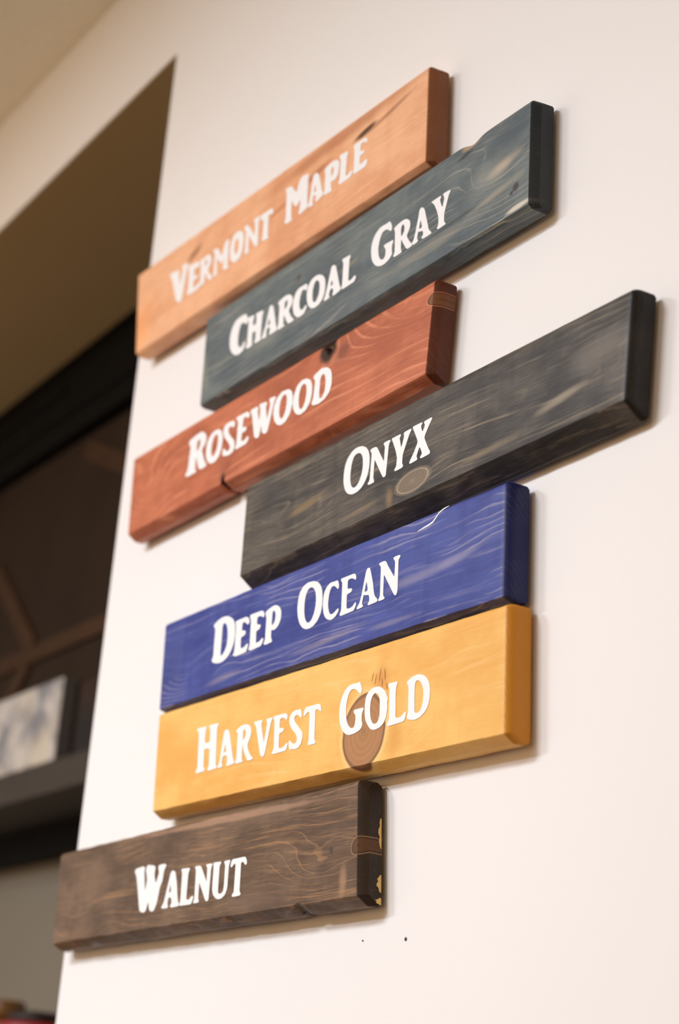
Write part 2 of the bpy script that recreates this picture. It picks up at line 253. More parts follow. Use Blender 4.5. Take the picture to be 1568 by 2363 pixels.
(6,'GOLD',[[[1219,335,1243,317,1297,236,1290,181,1261,182,1222,204,1166,246,1106,264,1048,257,1003,212,977,135,968,39,981,-51,1014,-128,1066,-187,1121,-217,1170,-211,1195,-178,1194,-67,1138,-27,1156,3,1357,-1,1367,-22,1330,-64,1337,-168,1361,-191,1352,-233,1307,-266,1195,-289,1080,-293,989,-264,907,-200,854,-121,824,-11,820,95,851,195,913,275,995,322,1096,331,1178,320]],[[1655,205,1728,173,1804,122,1847,52,1872,17,1850,-11,1872,-76,1855,-182,1816,-254,1732,-296,1629,-308,1551,-293,1488,-245,1422,-172,1389,-81,1381,31,1391,117,1441,173,1528,206],[1573,132,1594,136,1638,117,1660,106,1696,45,1708,-51,1712,-161,1681,-226,1621,-239,1569,-218,1525,-148,1502,-51,1504,44,1528,103]],[[1852,181,1866,202,2027,200,2056,182,2027,144,2024,55,2054,-235,2132,-235,2184,-224,2239,-183,2267,-195,2259,-243,2232,-296,1911,-306,1880,-294,1886,-272,1922,-231,1883,148]],[[2235,148,2252,169,2348,203,2452,212,2546,192,2629,147,2688,77,2716,-11,2717,-109,2691,-195,2633,-254,2547,-297,2458,-311,2365,-301,2289,-274,2280,-250,2303,-219,2279,106],[2460,144,2515,117,2563,59,2589,-28,2587,-126,2562,-198,2514,-236,2456,-236,2431,-216,2407,32,2408,116,2428,139]]]),
(7,'WALNUT',[[[-1545,152,-1517,189,-1283,207,-1229,188,-1239,129,-1157,-151,-1123,10,-1197,158,-1162,216,-948,193,-904,163,-916,60,-849,-64,-776,82,-823,156,-801,187,-622,191,-574,169,-635,93,-650,-46,-704,-117,-749,-329,-820,-431,-892,-436,-958,-413,-1024,-290,-1057,-407,-1111,-436,-1185,-431,-1263,-400,-1428,-11,-1479,92]],[[-406,75,-348,78,-292,55,-214,-99,-137,-336,-78,-392,-102,-410,-303,-418,-354,-401,-306,-357,-335,-281,-418,-276,-434,-359,-402,-393,-420,-418,-562,-415,-612,-401,-544,-342,-498,-185,-432,34],[-397,-97,-353,-206,-420,-217]],[[-124,64,-105,80,101,78,132,59,92,15,104,-341,184,-346,252,-299,304,-305,295,-343,260,-408,-52,-410,-84,-397,-56,-341,-88,34]],[[261,70,291,83,415,81,455,50,633,-150,615,42,571,71,590,85,733,84,752,72,720,18,732,-382,693,-402,646,-386,428,-135,442,-353,468,-375,458,-400,330,-402,305,-390,337,-351,301,41]],[[767,76,786,90,969,88,987,74,947,36,966,-296,988,-323,1032,-326,1102,-305,1113,-225,1096,39,1057,73,1071,87,1212,91,1226,74,1194,21,1209,-262,1172,-340,1086,-385,992,-394,913,-373,839,-323,803,-254,789,23]],[[1252,67,1275,91,1594,99,1635,76,1668,13,1645,-10,1602,4,1577,31,1523,40,1512,16,1538,-335,1575,-357,1563,-381,1380,-389,1346,-377,1355,-347,1390,-335,1371,27,1329,31,1285,-11,1241,-5,1243,27]]]),
]

# ---------------------------------------------------------------- stained wood
def wood(name, base, dark, light, N=26.0, width=0.16, line=0.55, fine=0.35, blotch=0.6, bumps=(), spots=(),
         patch=(0.42, 0.66), rough=0.46, spec=0.26, end=0.9, endc=None, streak=0.35, bumpk=0.12, mott=0.2, seed=0.0, ends=(-9, 9, 0.0), kz=1.0, wav=0.25, fs=1.0, knots=()):
    t = NT(name, rough, spec)
    v, x, y, z = t.obj()
    xs = t.m('ADD', x, seed * 3.7); zs = t.m('ADD', z, seed * 1.3)
    big = t.noise(t.xyz(t.m('MULTIPLY', xs, 3.2), t.m('MULTIPLY', y, 5.0), t.m('MULTIPLY', zs, 9.0)), 1.0, 2.0)
    mid = t.noise(t.xyz(t.m('MULTIPLY', xs, 16.0), t.m('MULTIPLY', y, 20.0), t.m('MULTIPLY', zs, 40.0)), 1.0, 2.0)
    f = t.m('MULTIPLY', z, 7.0 * kz)
    f = t.m('MULTIPLY_ADD', y, 9.0, f)
    f = t.m('MULTIPLY_ADD', big, wav * 2.0, f)
    f = t.m('MULTIPLY_ADD', mid, wav * 0.22, f)
    for bx, bz, sx, sz, amp in bumps:
        dx = t.m('DIVIDE', t.m('SUBTRACT', x, bx), sx); dz = t.m('DIVIDE', t.m('SUBTRACT', z, bz), sz)
        d2 = t.m('ADD', t.m('MULTIPLY', dx, dx), t.m('MULTIPLY', dz, dz))
        f = t.m('MULTIPLY_ADD', t.m('EXPONENT', t.m('MULTIPLY', d2, -1.0)), amp, f)
    fr = t.m('FRACT', t.m('MULTIPLY', f, N))
    # a thin pale early-wood line with a soft tail on one side
    ln = t.m('MULTIPLY', t.step(fr, 1.0 - width, 1.0 - width * 0.35), t.m('SUBTRACT', 1.0, t.step(fr, 0.97, 1.0)))
    tail_ = t.m('MULTIPLY', fr, 0.45)
    fib = t.noise(t.xyz(t.m('MULTIPLY', xs, 26.0 * fs), t.m('MULTIPLY', y, 500.0), t.m('MULTIPLY', zs, 620.0 * fs)), 1.0, 3.0, 0.6)
    blot = t.noise(t.xyz(t.m('MULTIPLY', xs, 9.0), t.m('MULTIPLY', y, 14.0), t.m('MULTIPLY', zs, 17.0)), 1.0, 3.0, 0.55)
    stk = t.noise(t.xyz(t.m('MULTIPLY', xs, 5.0), t.m('MULTIPLY', y, 120.0), t.m('MULTIPLY_ADD', f, 8.0, t.m('MULTIPLY', zs, 130.0))), 1.0, 4.0, 0.6)
    cross = t.noise(t.xyz(t.m('MULTIPLY', xs, 60.0), t.m('MULTIPLY', y, 14.0), t.m('MULTIPLY', zs, 9.0)), 1.0, 2.0)
    c = t.mix(t.m('MULTIPLY', t.step(blot, 0.36, 0.68), blotch), base, dark)
    c = t.mix(t.m('MULTIPLY', t.step(cross, 0.46, 0.72), mott), c, dark)
    c = t.mix(t.m('MULTIPLY', t.step(stk, 0.54, 0.74), streak), c, light)
    c = t.mix(t.m('MULTIPLY', t.m('SUBTRACT', 1.0, t.step(stk, 0.28, 0.46)), streak), c, dark)
    pm = t.step(t.noise(t.xyz(t.m('MULTIPLY', xs, 7.0), t.m('MULTIPLY', y, 10.0), t.m('MULTIPLY', zs, 28.0)), 1.0, 2.0), patch[0], patch[1])
    lm = t.m('MULTIPLY', t.m('MULTIPLY', t.m('MAXIMUM', ln, t.m('MULTIPLY', tail_, 0.35)), pm), line)
    c = t.mix(lm, c, light)
    k = t.m('MULTIPLY_ADD', t.m('SUBTRACT', fib, 0.5), fine * 5.0, 1.0)
    c = t.mix(1.0, c, t.xyz(k, k, k), 'MULTIPLY')
    jit = t.m('MULTIPLY_ADD', mid, 0.9, t.m('MULTIPLY', blot, 0.6))
    for sx0, sz0, rx, rz, ang, colr, st, soft in spots:
        ca, sa = math.cos(ang), math.sin(ang)
        dx = t.m('SUBTRACT', x, sx0); dz = t.m('SUBTRACT', z, sz0)
        u = t.m('DIVIDE', t.m('ADD', t.m('MULTIPLY', dx, ca), t.m('MULTIPLY', dz, sa)), rx)
        w = t.m('DIVIDE', t.m('SUBTRACT', t.m('MULTIPLY', dz, ca), t.m('MULTIPLY', dx, sa)), rz)
        d = t.m('SQRT', t.m('ADD', t.m('MULTIPLY', u, u), t.m('MULTIPLY', w, w)))
        if soft > 0.2:
            d = t.m('MULTIPLY_ADD', t.m('SUBTRACT', jit, 0.75), 0.9, d)
        msk = t.m('SUBTRACT', 1.0, t.step(d, 1.0 - soft, 1.0 + soft * 0.25))
        c = t.mix(t.m('MULTIPLY', msk, st), c, colr)
    # end grain drinks more stain
    xe = t.m('MULTIPLY_ADD', z, -ends[2], x)
    em = t.m('ADD', t.step(xe, ends[1] - 0.0078, ends[1] - 0.0062), t.m('SUBTRACT', 1.0, t.step(x, ends[0] + 0.0005, ends[0] + 0.002)), clamp=True)
    eg = t.m('MULTIPLY_ADD', t.m('SINE', t.m('MULTIPLY_ADD', blot, 30.0, t.m('MULTIPLY_ADD', y, 2600.0, t.m('MULTIPLY', z, 500.0)))), 0.12, 1.0)
    ec = t.mix(1.0, endc or dark, t.xyz(eg, eg, eg), 'MULTIPLY')
    c = t.mix(t.m('MULTIPLY', em, end), c, ec)
    for kx, kz_, rx, rz, ang, c_in, c_ring, c_rim, st in knots:
        ca, sa = math.cos(ang), math.sin(ang)
        dx = t.m('SUBTRACT', x, kx); dz = t.m('SUBTRACT', z, kz_)
        u = t.m('DIVIDE', t.m('ADD', t.m('MULTIPLY', dx, ca), t.m('MULTIPLY', dz, sa)), rx)
        w = t.m('DIVIDE', t.m('SUBTRACT', t.m('MULTIPLY', dz, ca), t.m('MULTIPLY', dx, sa)), rz)
        d = t.m('SQRT', t.m('ADD', t.m('MULTIPLY', u, u), t.m('MULTIPLY', w, w)))
        d = t.m('MULTIPLY_ADD', t.m('SUBTRACT', mid, 0.5), 0.10, d)
        rings = t.m('MULTIPLY_ADD', t.m('SINE', t.m('MULTIPLY', d, 34.0)), 0.5, 0.5)
        kc = t.mix(t.m('MULTIPLY', rings, 0.35), c_in, c_ring)
        kc = t.mix(t.m('MULTIPLY', t.m('SUBTRACT', 1.0, t.step(d, 0.0, 0.3)), 0.3), kc, c_rim)
        kc = t.mix(t.step(d, 0.84, 0.95), kc, c_rim)
        c = t.mix(t.m('MULTIPLY', t.m('SUBTRACT', 1.0, t.step(d, 0.96, 1.02)), st), c, kc)
        halo = t.m('MULTIPLY', t.step(d, 0.99, 1.03), t.m('SUBTRACT', 1.0, t.step(d, 1.04, 1.22)))
        c = t.mix(t.m('MULTIPLY', halo, 0.55 * st), c, light)
    t.bump(t.m('MULTIPLY_ADD', fib, 1.0, t.m('MULTIPLY', ln, 0.15)), bumpk, 0.0004)
    t.l(t.m('MULTIPLY_ADD', blot, 0.16, rough - 0.08), t.p.inputs['Roughness'])
    return t.color(c)

FRONT, BACK = -0.036, -0.007      # board faces, measured from the wall

def board_mesh(quad, re=0.007, be=0.004, dents=(), worn=0.0007, seed=0, ry=0.011, rz=0.0065, chamfer=False, bi=0.006, byd=0.018):
    (tlx, tlz), (blx, blz), (trx, trz), (brx, brz) = quad
    half = max(trx, brx)
    def corner(s, w):            # s along the board, w 0 = bottom edge, 1 = top edge
        x = (1 - s) * ((1 - w) * blx + w * tlx) + s * ((1 - w) * brx + w * trx)
        z = (1 - s) * ((1 - w) * blz + w * tlz) + s * ((1 - w) * brz + w * trz)
        return x, z
    L = half * 2
    ss = [i / 150 for i in range(151)]
    for d in dents:
        s0 = (d[0] - (tlx + blx) / 2) / L
        ss += [s0 + (k / 6.0) * d[3] / L for k in range(-14, 15)]
    ss = sorted(s for s in set(round(q, 5) for q in ss) if 0 <= s <= 1)
    secs = []                    # (s, dx, inset in z, shift of the front face)
    arc = [i / 5 * math.pi / 2 for i in range(6)]
    le = 0.005
    for a in arc[:-1]:           # left end
        secs.append((0.0, le * (1 - math.sin(a)) - 0.0, 0.0035 * (1 - math.sin(a)), 0.006 * (1 - math.sin(a)) , -1))
    secs = [(0.0, le * (1 - math.sin(a)), 0.003 * (1 - math.sin(a)), 0.006 * (1 - math.cos(math.pi / 2 - a)), -1) for a in arc[:-1]]
    body = [(s, 0.0, 0.0, 0.0, 0) for s in ss]
    if chamfer:                  # a planed flat instead of a round-over
        arc = [0.0, 0.02, 0.5, 0.75, 0.98, 1.0]
    right = [(1.0, re * q, 0.004 * q, ry * q ** 1.15, 1) for q in arc[1:]] if chamfer else [(1.0, re * math.sin(a), 0.004 * (1 - math.cos(a)), ry * (1 - math.cos(a)), 1) for a in arc[1:]]
    # left: start at outermost position x = quad edge, run inwards by le
    left = []
    for i in range(5):
        q = i / 5
        left.append((0.0, le * q, 0.0035 * (1 - math.sin(q * math.pi / 2)), 0.006 * (1 - math.sin(q * math.pi / 2)), -1))
    body = [b for b in body if b[0] * L > le + 0.001]
    secs = left + body + right
    bm = bmesh.new(); rows = []
    for s, dx, ins, fs_, side in secs:
        loop = []
        def add(w, dz, yy, edge):
            x, z = corner(s, w)
            x += dx
            z += dz
            n = noise.noise(Vector((x * 28 + seed * 9.1, z * 60, yy * 60 + seed)))
            n2 = noise.noise(Vector((x * 140 + seed * 5.1, z * 90, yy * 90)))
            if edge:
                z += (n * worn + n2 * worn * 0.5)
                yy += max(-0.0002, (n2 + n) * worn * 0.5) if yy < -0.02 else 0
            for d in dents:
                ze = corner(s, 1.0 if d[1] == 'T' else 0.0)[1]
                g = d[2] * math.exp(-((x - d[0]) / d[3]) ** 2) * math.exp(-((z - ze) / d[4]) ** 2)
                z += -g if d[1] == 'T' else g
            loop.append(bm.verts.new((x, yy, z)))
        f = FRONT + fs_
        # front face bottom -> top
        for k in range(13):
            w = k / 12
            if w == 0: add(0, ins * .5 + bi, f, True)
            elif w == 1: add(1, -ins - rz * 0.75, f, True)
            else: add(w, bi * (1 - w) ** 2, f, False)
        for k in range(1, 6):    # top front round-over
            a = k / 5 * math.pi / 2
            add(1, -ins - rz * 0.75 + rz * math.sin(a), f + (ry * 0.8) * (1 - math.cos(a)), True)
        add(1, -ins + rz * .25, BACK - 0.002, True)
        add(1, -ins + rz * .25 - 0.002, BACK, True)
        for k in range(1, 6):
            add(1 - k / 6, 0, BACK, False)
        add(0, ins * .5 - be + 0.002, BACK, True)
        add(0, ins * .5 - be, BACK - 0.002, True)
        for q in (1.0, 0.75, 0.5, 0.25, 0.06):    # planed bottom front edge
            add(0, ins * .5 + bi - (be + bi) * q, min(f + byd * q ** 1.12, BACK - 0.0035 + 0.001 * q), True)
        rows.append(loop)
    n = len(rows[0])
    for a, b in zip(rows, rows[1:]):
        for k in range(n):
            fc = bm.faces.new((a[k], a[(k + 1) % n], b[(k + 1) % n], b[k]))
            fc.smooth = True
    for r in (rows[0], rows[-1]):
        bm.faces.new(r)
    bm.normal_update()
    for e in bm.edges:
        if len(e.link_faces) == 2 and e.calc_face_angle(0.0) > math.radians(24):
            e.smooth = False
    return bm

def round_poly(pts, r, it=2):
    for _ in range(it):
        out = []; n = len(pts)
        for i in range(n):
            p, a, b = Vector(pts[i]), Vector(pts[i - 1]), Vector(pts[(i + 1) % n])
            da, db = (a - p), (b - p)
            la, lb = da.length, db.length
            if la < 1e-9 or lb < 1e-9: continue
            out.append(p + da * (min(la * 0.28, r) / la)); out.append(p + db * (min(lb * 0.28, r) / lb))
        pts = out; r *= 0.5
    return pts

def word_obj(name, letters, parent, mat, thick=0.0005):
    cu = bpy.data.curves.new(name, 'CURVE')
    cu.dimensions = '2D'; cu.fill_mode = 'BOTH'; cu.extrude = thick / 2
    for rings in letters:
        for r in rings:
            pts = [(r[i] * 1e-4, r[i + 1] * 1e-4) for i in range(0, len(r), 2)]
            pts = round_poly(pts, 0.0016)
            sp = cu.splines.new('POLY'); sp.points.add(len(pts) - 1); sp.use_cyclic_u = True
            for q, p in zip(sp.points, pts): q.co = (p[0], p[1], 0, 1)
    tmp = bpy.data.objects.new('tmp_curve', cu); col.objects.link(tmp)
    dg = bpy.context.evaluated_depsgraph_get()
    me = bpy.data.meshes.new_from_object(tmp.evaluated_get(dg))
    bpy.data.objects.remove(tmp); bpy.data.curves.remove(cu)
    for v in me.vertices:
        x, y, z = v.co
        v.co = (x, FRONT - 0.0001 - thick / 2 - z, y)
    me.materials.clear(); me.materials.append(mat); me.name = name
    return link(bpy.data.objects.new(name, me), parent)

t = NT('white_letter_paint', 0.45, 0.45)
v, x, y, z = t.obj()
t.bump(t.noise(v, 500.0, 2.0), 0.15, 0.0004)
LETTER = t.color((0.90, 0.90, 0.89, 1))
STRIP = paint('mounting_strip_wood', srgb(120, 92, 62), 0.7)

PI = math.pi
S = srgb
spec = {
 1: dict(name='vermont', what='salmon brown stained wooden board painted VERMONT MAPLE, topmost of the seven name boards', chamfer=True, bi=.002, be=.003, byd=.008,
         mat=dict(base=S(218,167,128), dark=S(196,132,92), light=S(240,192,152), endc=S(104,54,20), N=16, width=.3, line=.25, fine=.08, blotch=.7, streak=.3, seed=1,
                  spots=[(.20,.055,.22,.014,.02,S(156,90,54),.6,.8),(.276,.034,.030,.006,.10,S(62,38,26),.95,.6),(.335,.036,.07,.005,.14,S(124,70,44),.6,.8),
                         (.150,.024,.045,.008,.12,S(150,84,48),.65,.8),(-.224,.045,.03,.010,.3,S(120,76,46),.7,.8),(.05,.01,.05,.006,.1,S(176,104,66),.6,.8),
                         (-.40,-.03,.05,.06,0,S(232,160,96),.5,.9)],
                  bumps=[(.30,.03,.10,.03,-.25),(-.22,.05,.08,.03,.2)])),
 2: dict(name='charcoal', what='blue gray stained wooden board painted CHARCOAL GRAY, between the salmon and the reddish boards', chamfer=True, bi=.001, be=.003, byd=.006,
         mat=dict(base=S(104,114,114), dark=S(72,84,90), light=S(184,176,156), endc=S(26,32,36), N=11, width=.22, line=.5, fine=.26, blotch=.8, streak=.3, seed=2, wav=.2,
                  bumps=[(.345,.0,.055,.03,.42),(-.3,-.03,.1,.04,.2),(.08,-.05,.18,.02,-.2)],
                  spots=[(.32,.005,.05,.026,.1,S(150,150,142),.5,.9),(.352,.006,.036,.010,.15,S(190,174,150),.7,.9),(.335,-.028,.06,.006,.1,S(176,164,140),.5,.9),
                         (.37,.05,.05,.02,0,S(66,80,88),.75,.9),(.385,-.064,.025,.004,.05,S(214,206,188),.85,.7),
                         (.378,-.036,.007,.007,.3,S(58,54,60),.9,.6),(.370,-.041,.004,.003,.3,S(40,42,50),.9,.6),
                         (.284,.066,.022,.009,.1,S(176,146,118),.95,.5),(.272,.054,.02,.005,.1,S(40,50,56),.8,.7),(-.124,.038,.008,.008,0,S(84,66,50),.9,.9),
                         (.01,.004,.03,.006,.1,S(150,138,108),.6,.8),(.2,-.045,.16,.010,.02,S(150,146,132),.5,.9),(.26,-.03,.07,.004,.04,S(58,64,64),.6,.8),
                         (-.20,-.03,.10,.02,.02,S(140,142,132),.45,.9),(-.39,-.02,.012,.05,.35,S(148,146,130),.5,.9)]),
         dents=[(.284,'T',.006,.016,.02)]),
 3: dict(name='rosewood', what='reddish brown stained wooden board painted ROSEWOOD, notched along its edges', chamfer=True, bi=.005, byd=.014,
         mat=dict(base=S(184,106,74), dark=S(146,74,48), light=S(218,142,106), endc=S(66,30,16), N=9, width=.34, line=.55, fine=.14, blotch=.65, streak=.35, seed=3, wav=.2,
                  bumps=[(.425,.045,.13,.035,.55),(-.36,-.01,.06,.05,.45),(.18,.07,.05,.03,-.3)],
                  spots=[(.172,.054,.022,.022,0,S(30,18,16),.97,.45),(.21,.040,.028,.018,.3,S(110,62,46),.7,.9),(-.097,-.060,.0068,.021,.1,S(24,14,12),.97,.35),(-.09,-.04,.03,.014,.5,S(128,66,48),.6,.9),
                         (-.10,-.03,.02,.02,0,S(150,84,62),.5,.9)],
                  knots=[(.421,.041,.017,.0085,0,S(120,76,46),S(84,50,32),S(14,8,6),.95)]),
         dents=[(.175,'T',.017,.011,.02),(-.097,'B',.012,.0045,.016)]),
 4: dict(name='onyx', what='black brown stained wooden board painted ONYX, longest reach to the right', bi=.013, byd=.0245,
         mat=dict(base=S(98,91,83), dark=S(50,48,47), light=S(164,148,122), endc=S(20,19,18), N=18, width=.2, line=.4, fine=.4, blotch=.9, streak=.65, mott=.3, seed=4, wav=.16,
                  bumps=[(.02,-.036,.05,.022,.35),(.33,-.01,.12,.02,.25),(-.25,-.02,.12,.03,.3)],
                  spots=[(-.235,-.004,.045,.007,.12,S(146,124,86),.75,.7),(.29,-.017,.045,.007,.12,S(172,160,138),.7,.7),(.36,.02,.07,.02,.1,S(130,122,112),.6,.9),(.16,-.04,.07,.006,.06,S(150,134,106),.6,.8),
                         (-.03,-.046,.010,.018,.2,S(164,134,96),.6,.8),(-.1,-.045,.05,.004,.1,S(150,128,96),.5,.8),(.10,.05,.12,.012,.03,S(58,56,56),.6,.9),(-.33,.03,.05,.03,0,S(58,58,60),.6,.9)],
                  knots=[(.018,-.036,.034,.0135,.05,S(134,116,96),S(176,156,130),S(196,176,146),.8)])),
 5: dict(name='ocean', what='deep blue stained wooden board painted DEEP OCEAN, directly above the golden board', bi=.004, byd=.014,
         mat=dict(base=S(76,90,166), dark=S(50,62,140), light=S(170,166,194), endc=S(14,22,72), N=15, width=.34, line=.6, fine=.16, blotch=.8, streak=.35, mott=.4, seed=5, wav=.28, patch=(.45,.60),
                  bumps=[(-.33,-.01,.06,.05,.3)],
                  spots=[(.25,-.005,.10,.008,.05,S(158,154,184),.6,.9),(.32,-.0,.05,.006,.1,S(160,154,188),.6,.9),(.05,-.045,.09,.005,.05,S(156,146,166),.6,.8),(-.22,-.048,.06,.006,.06,S(152,142,164),.5,.8),
                         (.2,-.05,.06,.004,0,S(156,150,176),.5,.8),(-.37,0,.05,.05,0,S(70,82,144),.5,.9)]),
         be=0.001),
 6: dict(name='gold', what='golden yellow stained wooden board painted HARVEST GOLD, with one big round knot', bi=.005, byd=.014,
         mat=dict(base=S(240,192,108), dark=S(228,164,76), light=S(250,212,146), endc=S(190,122,14), N=10, width=.3, line=.25, fine=.05, blotch=.75, streak=.2, seed=6, wav=.22, bumpk=.06,
                  bumps=[(.137,-.02,.10,.06,.5)],
                  spots=[(.17,.028,.020,.020,0,S(204,130,60),.5,.9),(.205,-.04,.02,.03,0,S(212,146,66),.5,.9),
                         (.150,.034,.0009,.006,-.25,S(120,66,24),.8,.15),(.157,.030,.0008,.007,-.2,S(120,66,24),.8,.15),(.166,.034,.0010,.009,-.1,S(120,66,24),.8,.15),(.1715,.024,.0009,.006,.1,S(116,62,24),.8,.15),(.1765,.033,.0010,.008,.15,S(116,62,24),.8,.15),(.182,.018,.0012,.005,.2,S(130,74,30),.7,.15),(.139,-.006,.004,.0012,.4,S(60,40,28),.9,.2)],
                  knots=[(.139,-.029,.046,.046,0,S(176,126,84),S(146,102,66),S(122,86,62),.95)])),
 7: dict(name='walnut', what='dark brown stained wooden board painted WALNUT, lowest of the seven name boards', chamfer=True, bi=.006, byd=.015,
         mat=dict(base=S(124,99,77), dark=S(84,64,48), light=S(202,152,104), endc=S(36,26,18), N=13, width=.14, line=.42, patch=(.48,.66), fine=.30, blotch=.8, streak=.45, seed=7, wav=.3,
                  bumps=[(-.33,-.045,.06,.03,.35),(.33,-.02,.10,.03,.3)],
                  spots=[(.12,.063,.30,.005,0,S(190,150,120),.6,.6),(.35,-.02,.02,.012,.2,S(66,56,50),.5,.8),(.20,-.045,.10,.02,.05,S(134,108,88),.5,.9),(.395,-.04,.010,.025,0,S(186,146,110),.6,.8),
                         (-.27,.015,.05,.04,0,S(140,110,86),.4,.9),(.14,-.02,.07,.006,.05,S(84,62,44),.6,.8),(.297,-.068,.010,.005,.2,S(26,18,14),.9,.6),(.365,.0,.004,.006,.5,S(56,48,46),.7,.7)],
                  knots=[(.421,.001,.0125,.0095,.35,S(104,70,42),S(60,40,26),S(20,13,10),.9)]),
         dents=[(.298,'B',.004,.009,.008)], worn=0.0011),
}
boards = {}
TONE = {1: 1.24, 2: 1.06, 3: 1.14, 4: .84, 5: .82, 6: 1.02, 7: .90}      # depth of each stain
for i, d in spec.items():
    q = QUAD[i]
    xr = max(q[2][0], q[3][0]) + 0.007; xl = min(q[0][0], q[1][0])
    mk = dict(d['mat'])
    for kk in ('base', 'dark', 'light'):
        mk[kk] = tuple(c * TONE[i] for c in mk[kk][:3]) + (1.0,)
    mk['spots'] = [sp[:5] + (tuple(c * TONE[i] for c in sp[5][:3]) + (1.0,),) + sp[6:] for sp in mk.get('spots', ())]
    mk['knots'] = [kn[:5] + tuple(tuple(c * TONE[i] for c in q[:3]) + (1.0,) for q in kn[5:8]) + kn[8:] for kn in mk.get('knots', ())]
    mk['ends'] = (xl, (q[2][0] + q[3][0]) / 2 + 0.007, (q[2][0] - q[3][0]) / (q[2][1] - q[3][1]))
    wm = wood('stained_wood_' + d['name'], **mk)
    bm = board_mesh(q, be=d.get('be', 0.004), dents=d.get('dents', ()), worn=d.get('worn', 0.0007), seed=i, chamfer=d.get('chamfer', False), bi=d.get('bi', 0.006), byd=d.get('byd', 0.018))
    o = mesh_obj('name_board', bm, wm, loc=(CENTER[i][0], 0.0, CENTER[i][1]))
    tag(o, d['what'], 'sign', 'painted wooden name boards on the wall')
    boards[i] = o
    for zc in (-0.035, 0.035):
        mesh_obj('mounting_strip', box_bm(xl + 0.05, xr - 0.05, BACK, -0.0002, zc - 0.015, zc + 0.015), STRIP, o)
for pl, word, letters in WORDS:
    w = word_obj('painted_word', letters, boards[pl], LETTER)
    w['label'] = 'white hand painted word ' + word

# pale scratch in the blue board
def ribbon(pts, widths, y, th):
    bm = bmesh.new(); L_, R_ = [], []
    for k, (p, w) in enumerate(zip(pts, widths)):
        a = Vector(pts[max(0, k - 1)]); b = Vector(pts[min(len(pts) - 1, k + 1)])
        t_ = (b - a).normalized(); n_ = Vector((-t_.y, t_.x)) * w / 2
        L_.append(Vector(p) + n_); R_.append(Vector(p) - n_)
    poly = L_ + R_[::-1]
    f0 = [bm.verts.new((p.x, y, p.y)) for p in poly]; f1 = [bm.verts.new((p.x, y - th, p.y)) for p in poly]
    n = len(pts); m = 2 * n
    for k in range(n - 1):
        for f in (f0, f1):
            bm.faces.new((f[k], f[k + 1], f[m - 2 - k], f[m - 1 - k]))
    for k in range(m):
        bm.faces.new((f0[k], f0[(k + 1) % m], f1[(k + 1) % m], f1[k]))
    return bm
sc = mesh_obj('paint_crack', ribbon([(.239,.0515),(.252,.053),(.262,.054),(.269,.0555),(.275,.0595),(.281,.064),(.290,.0665),(.300,.0675)],
              [.0006,.0018,.0022,.0022,.0020,.0018,.0016,.0006], FRONT, 0.0003), LETTER, boards[5])
sc['label'] = 'thin curved white crack'
BARE = paint('bare_pine', srgb(222, 188, 120), 0.7)
def rx(zz):      # right end of the lowest board at height zz
    (xt, zt), (xb, zb) = QUAD[7][2], QUAD[7][3]
    return xb + (xt - xb) * (zz - zb) / (zt - zb) + .0066
for z0, z1, w in ((-.050, -.030, .006), (-.064, -.056, .008), (.0, .035, .0035)):
    chip = bmesh.new(); n = 9
    a = [chip.verts.new((rx(z0 + (z1 - z0) * k / (n - 1)) + .0009, BACK - .002 - w * (0.35 + 0.65 * abs(math.sin(k * 2.1 + z0 * 90))) * math.sin(math.pi * (k + .3) / (n - .4)), z0 + (z1 - z0) * k / (n - 1))) for k in range(n)]
    b = [chip.verts.new((rx(z0 + (z1 - z0) * k / (n - 1)) + .0009, BACK - .0012, z0 + (z1 - z0) * k / (n - 1))) for k in range(n)]
    for k in range(n - 1):
        chip.faces.new((a[k], a[k + 1], b[k + 1], b[k]))
    r = bmesh.ops.extrude_face_region(chip, geom=list(chip.faces))
    for v in r['geom']:
        if isinstance(v, bmesh.types.BMVert): v.co.x -= .0012
    c_ = mesh_obj('chipped_edge', chip, BARE, boards[7]); c_['label'] = 'pale bare wood chip on the right end'

# ---------------------------------------------------------------- little marks in the wall
NAILM = paint('dark_nail', srgb(52, 36, 48), 0.4, 0.5)
for px, pz, r, lab in ((-.3405, -.4212, .0022, 'larger dark nail head in the wall below the WALNUT board'),
                       (-.4278, -.4190, .0010, 'tiny dark nail head in the wall under the right end of the WALNUT board')):
    bm = lathe_bm([(r * .45, .012), (r * .45, .0005), (r, .0), (r, -.0005), (r * .7, -.0011)], 16)
    bmesh.ops.rotate(bm, verts=bm.verts, matrix=Matrix.Rotation(-PI / 2, 3, 'X'))
    for v in bm.verts: v.co.y = v.co.y
    o = mesh_obj('nail', bm, NAILM, smooth=True, loc=(px, 0.0, pz))
    tag(o, lab, 'nail')

# ---------------------------------------------------------------- wall unit in the recess
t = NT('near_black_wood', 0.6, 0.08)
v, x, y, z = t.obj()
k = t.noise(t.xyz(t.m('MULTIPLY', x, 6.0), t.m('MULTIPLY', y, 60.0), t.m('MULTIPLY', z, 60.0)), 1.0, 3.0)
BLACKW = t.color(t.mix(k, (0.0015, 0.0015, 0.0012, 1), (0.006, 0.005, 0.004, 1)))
t = NT('dark_rustic_wood', 0.7, 0.15)
v, x, y, z = t.obj()
k = t.noise(t.xyz(t.m('MULTIPLY', x, 5.0), y, t.m('MULTIPLY', z, 3.0)), 1.0, 4.0)
RUST = t.color(t.mix(k, srgb(30, 20, 11), srgb(56, 40, 26)))
t = NT('reddish_brown_wood', 0.7, 0.15)
v, x, y, z = t.obj()
k = t.noise(t.xyz(t.m('MULTIPLY', x, 9.0), y, t.m('MULTIPLY', z, 9.0)), 1.0, 3.0)
RED_W = t.color(t.mix(k, srgb(54, 37, 23), srgb(76, 52, 33)))
t = NT('shelf_gray_brown_wood', 0.55, 0.35)
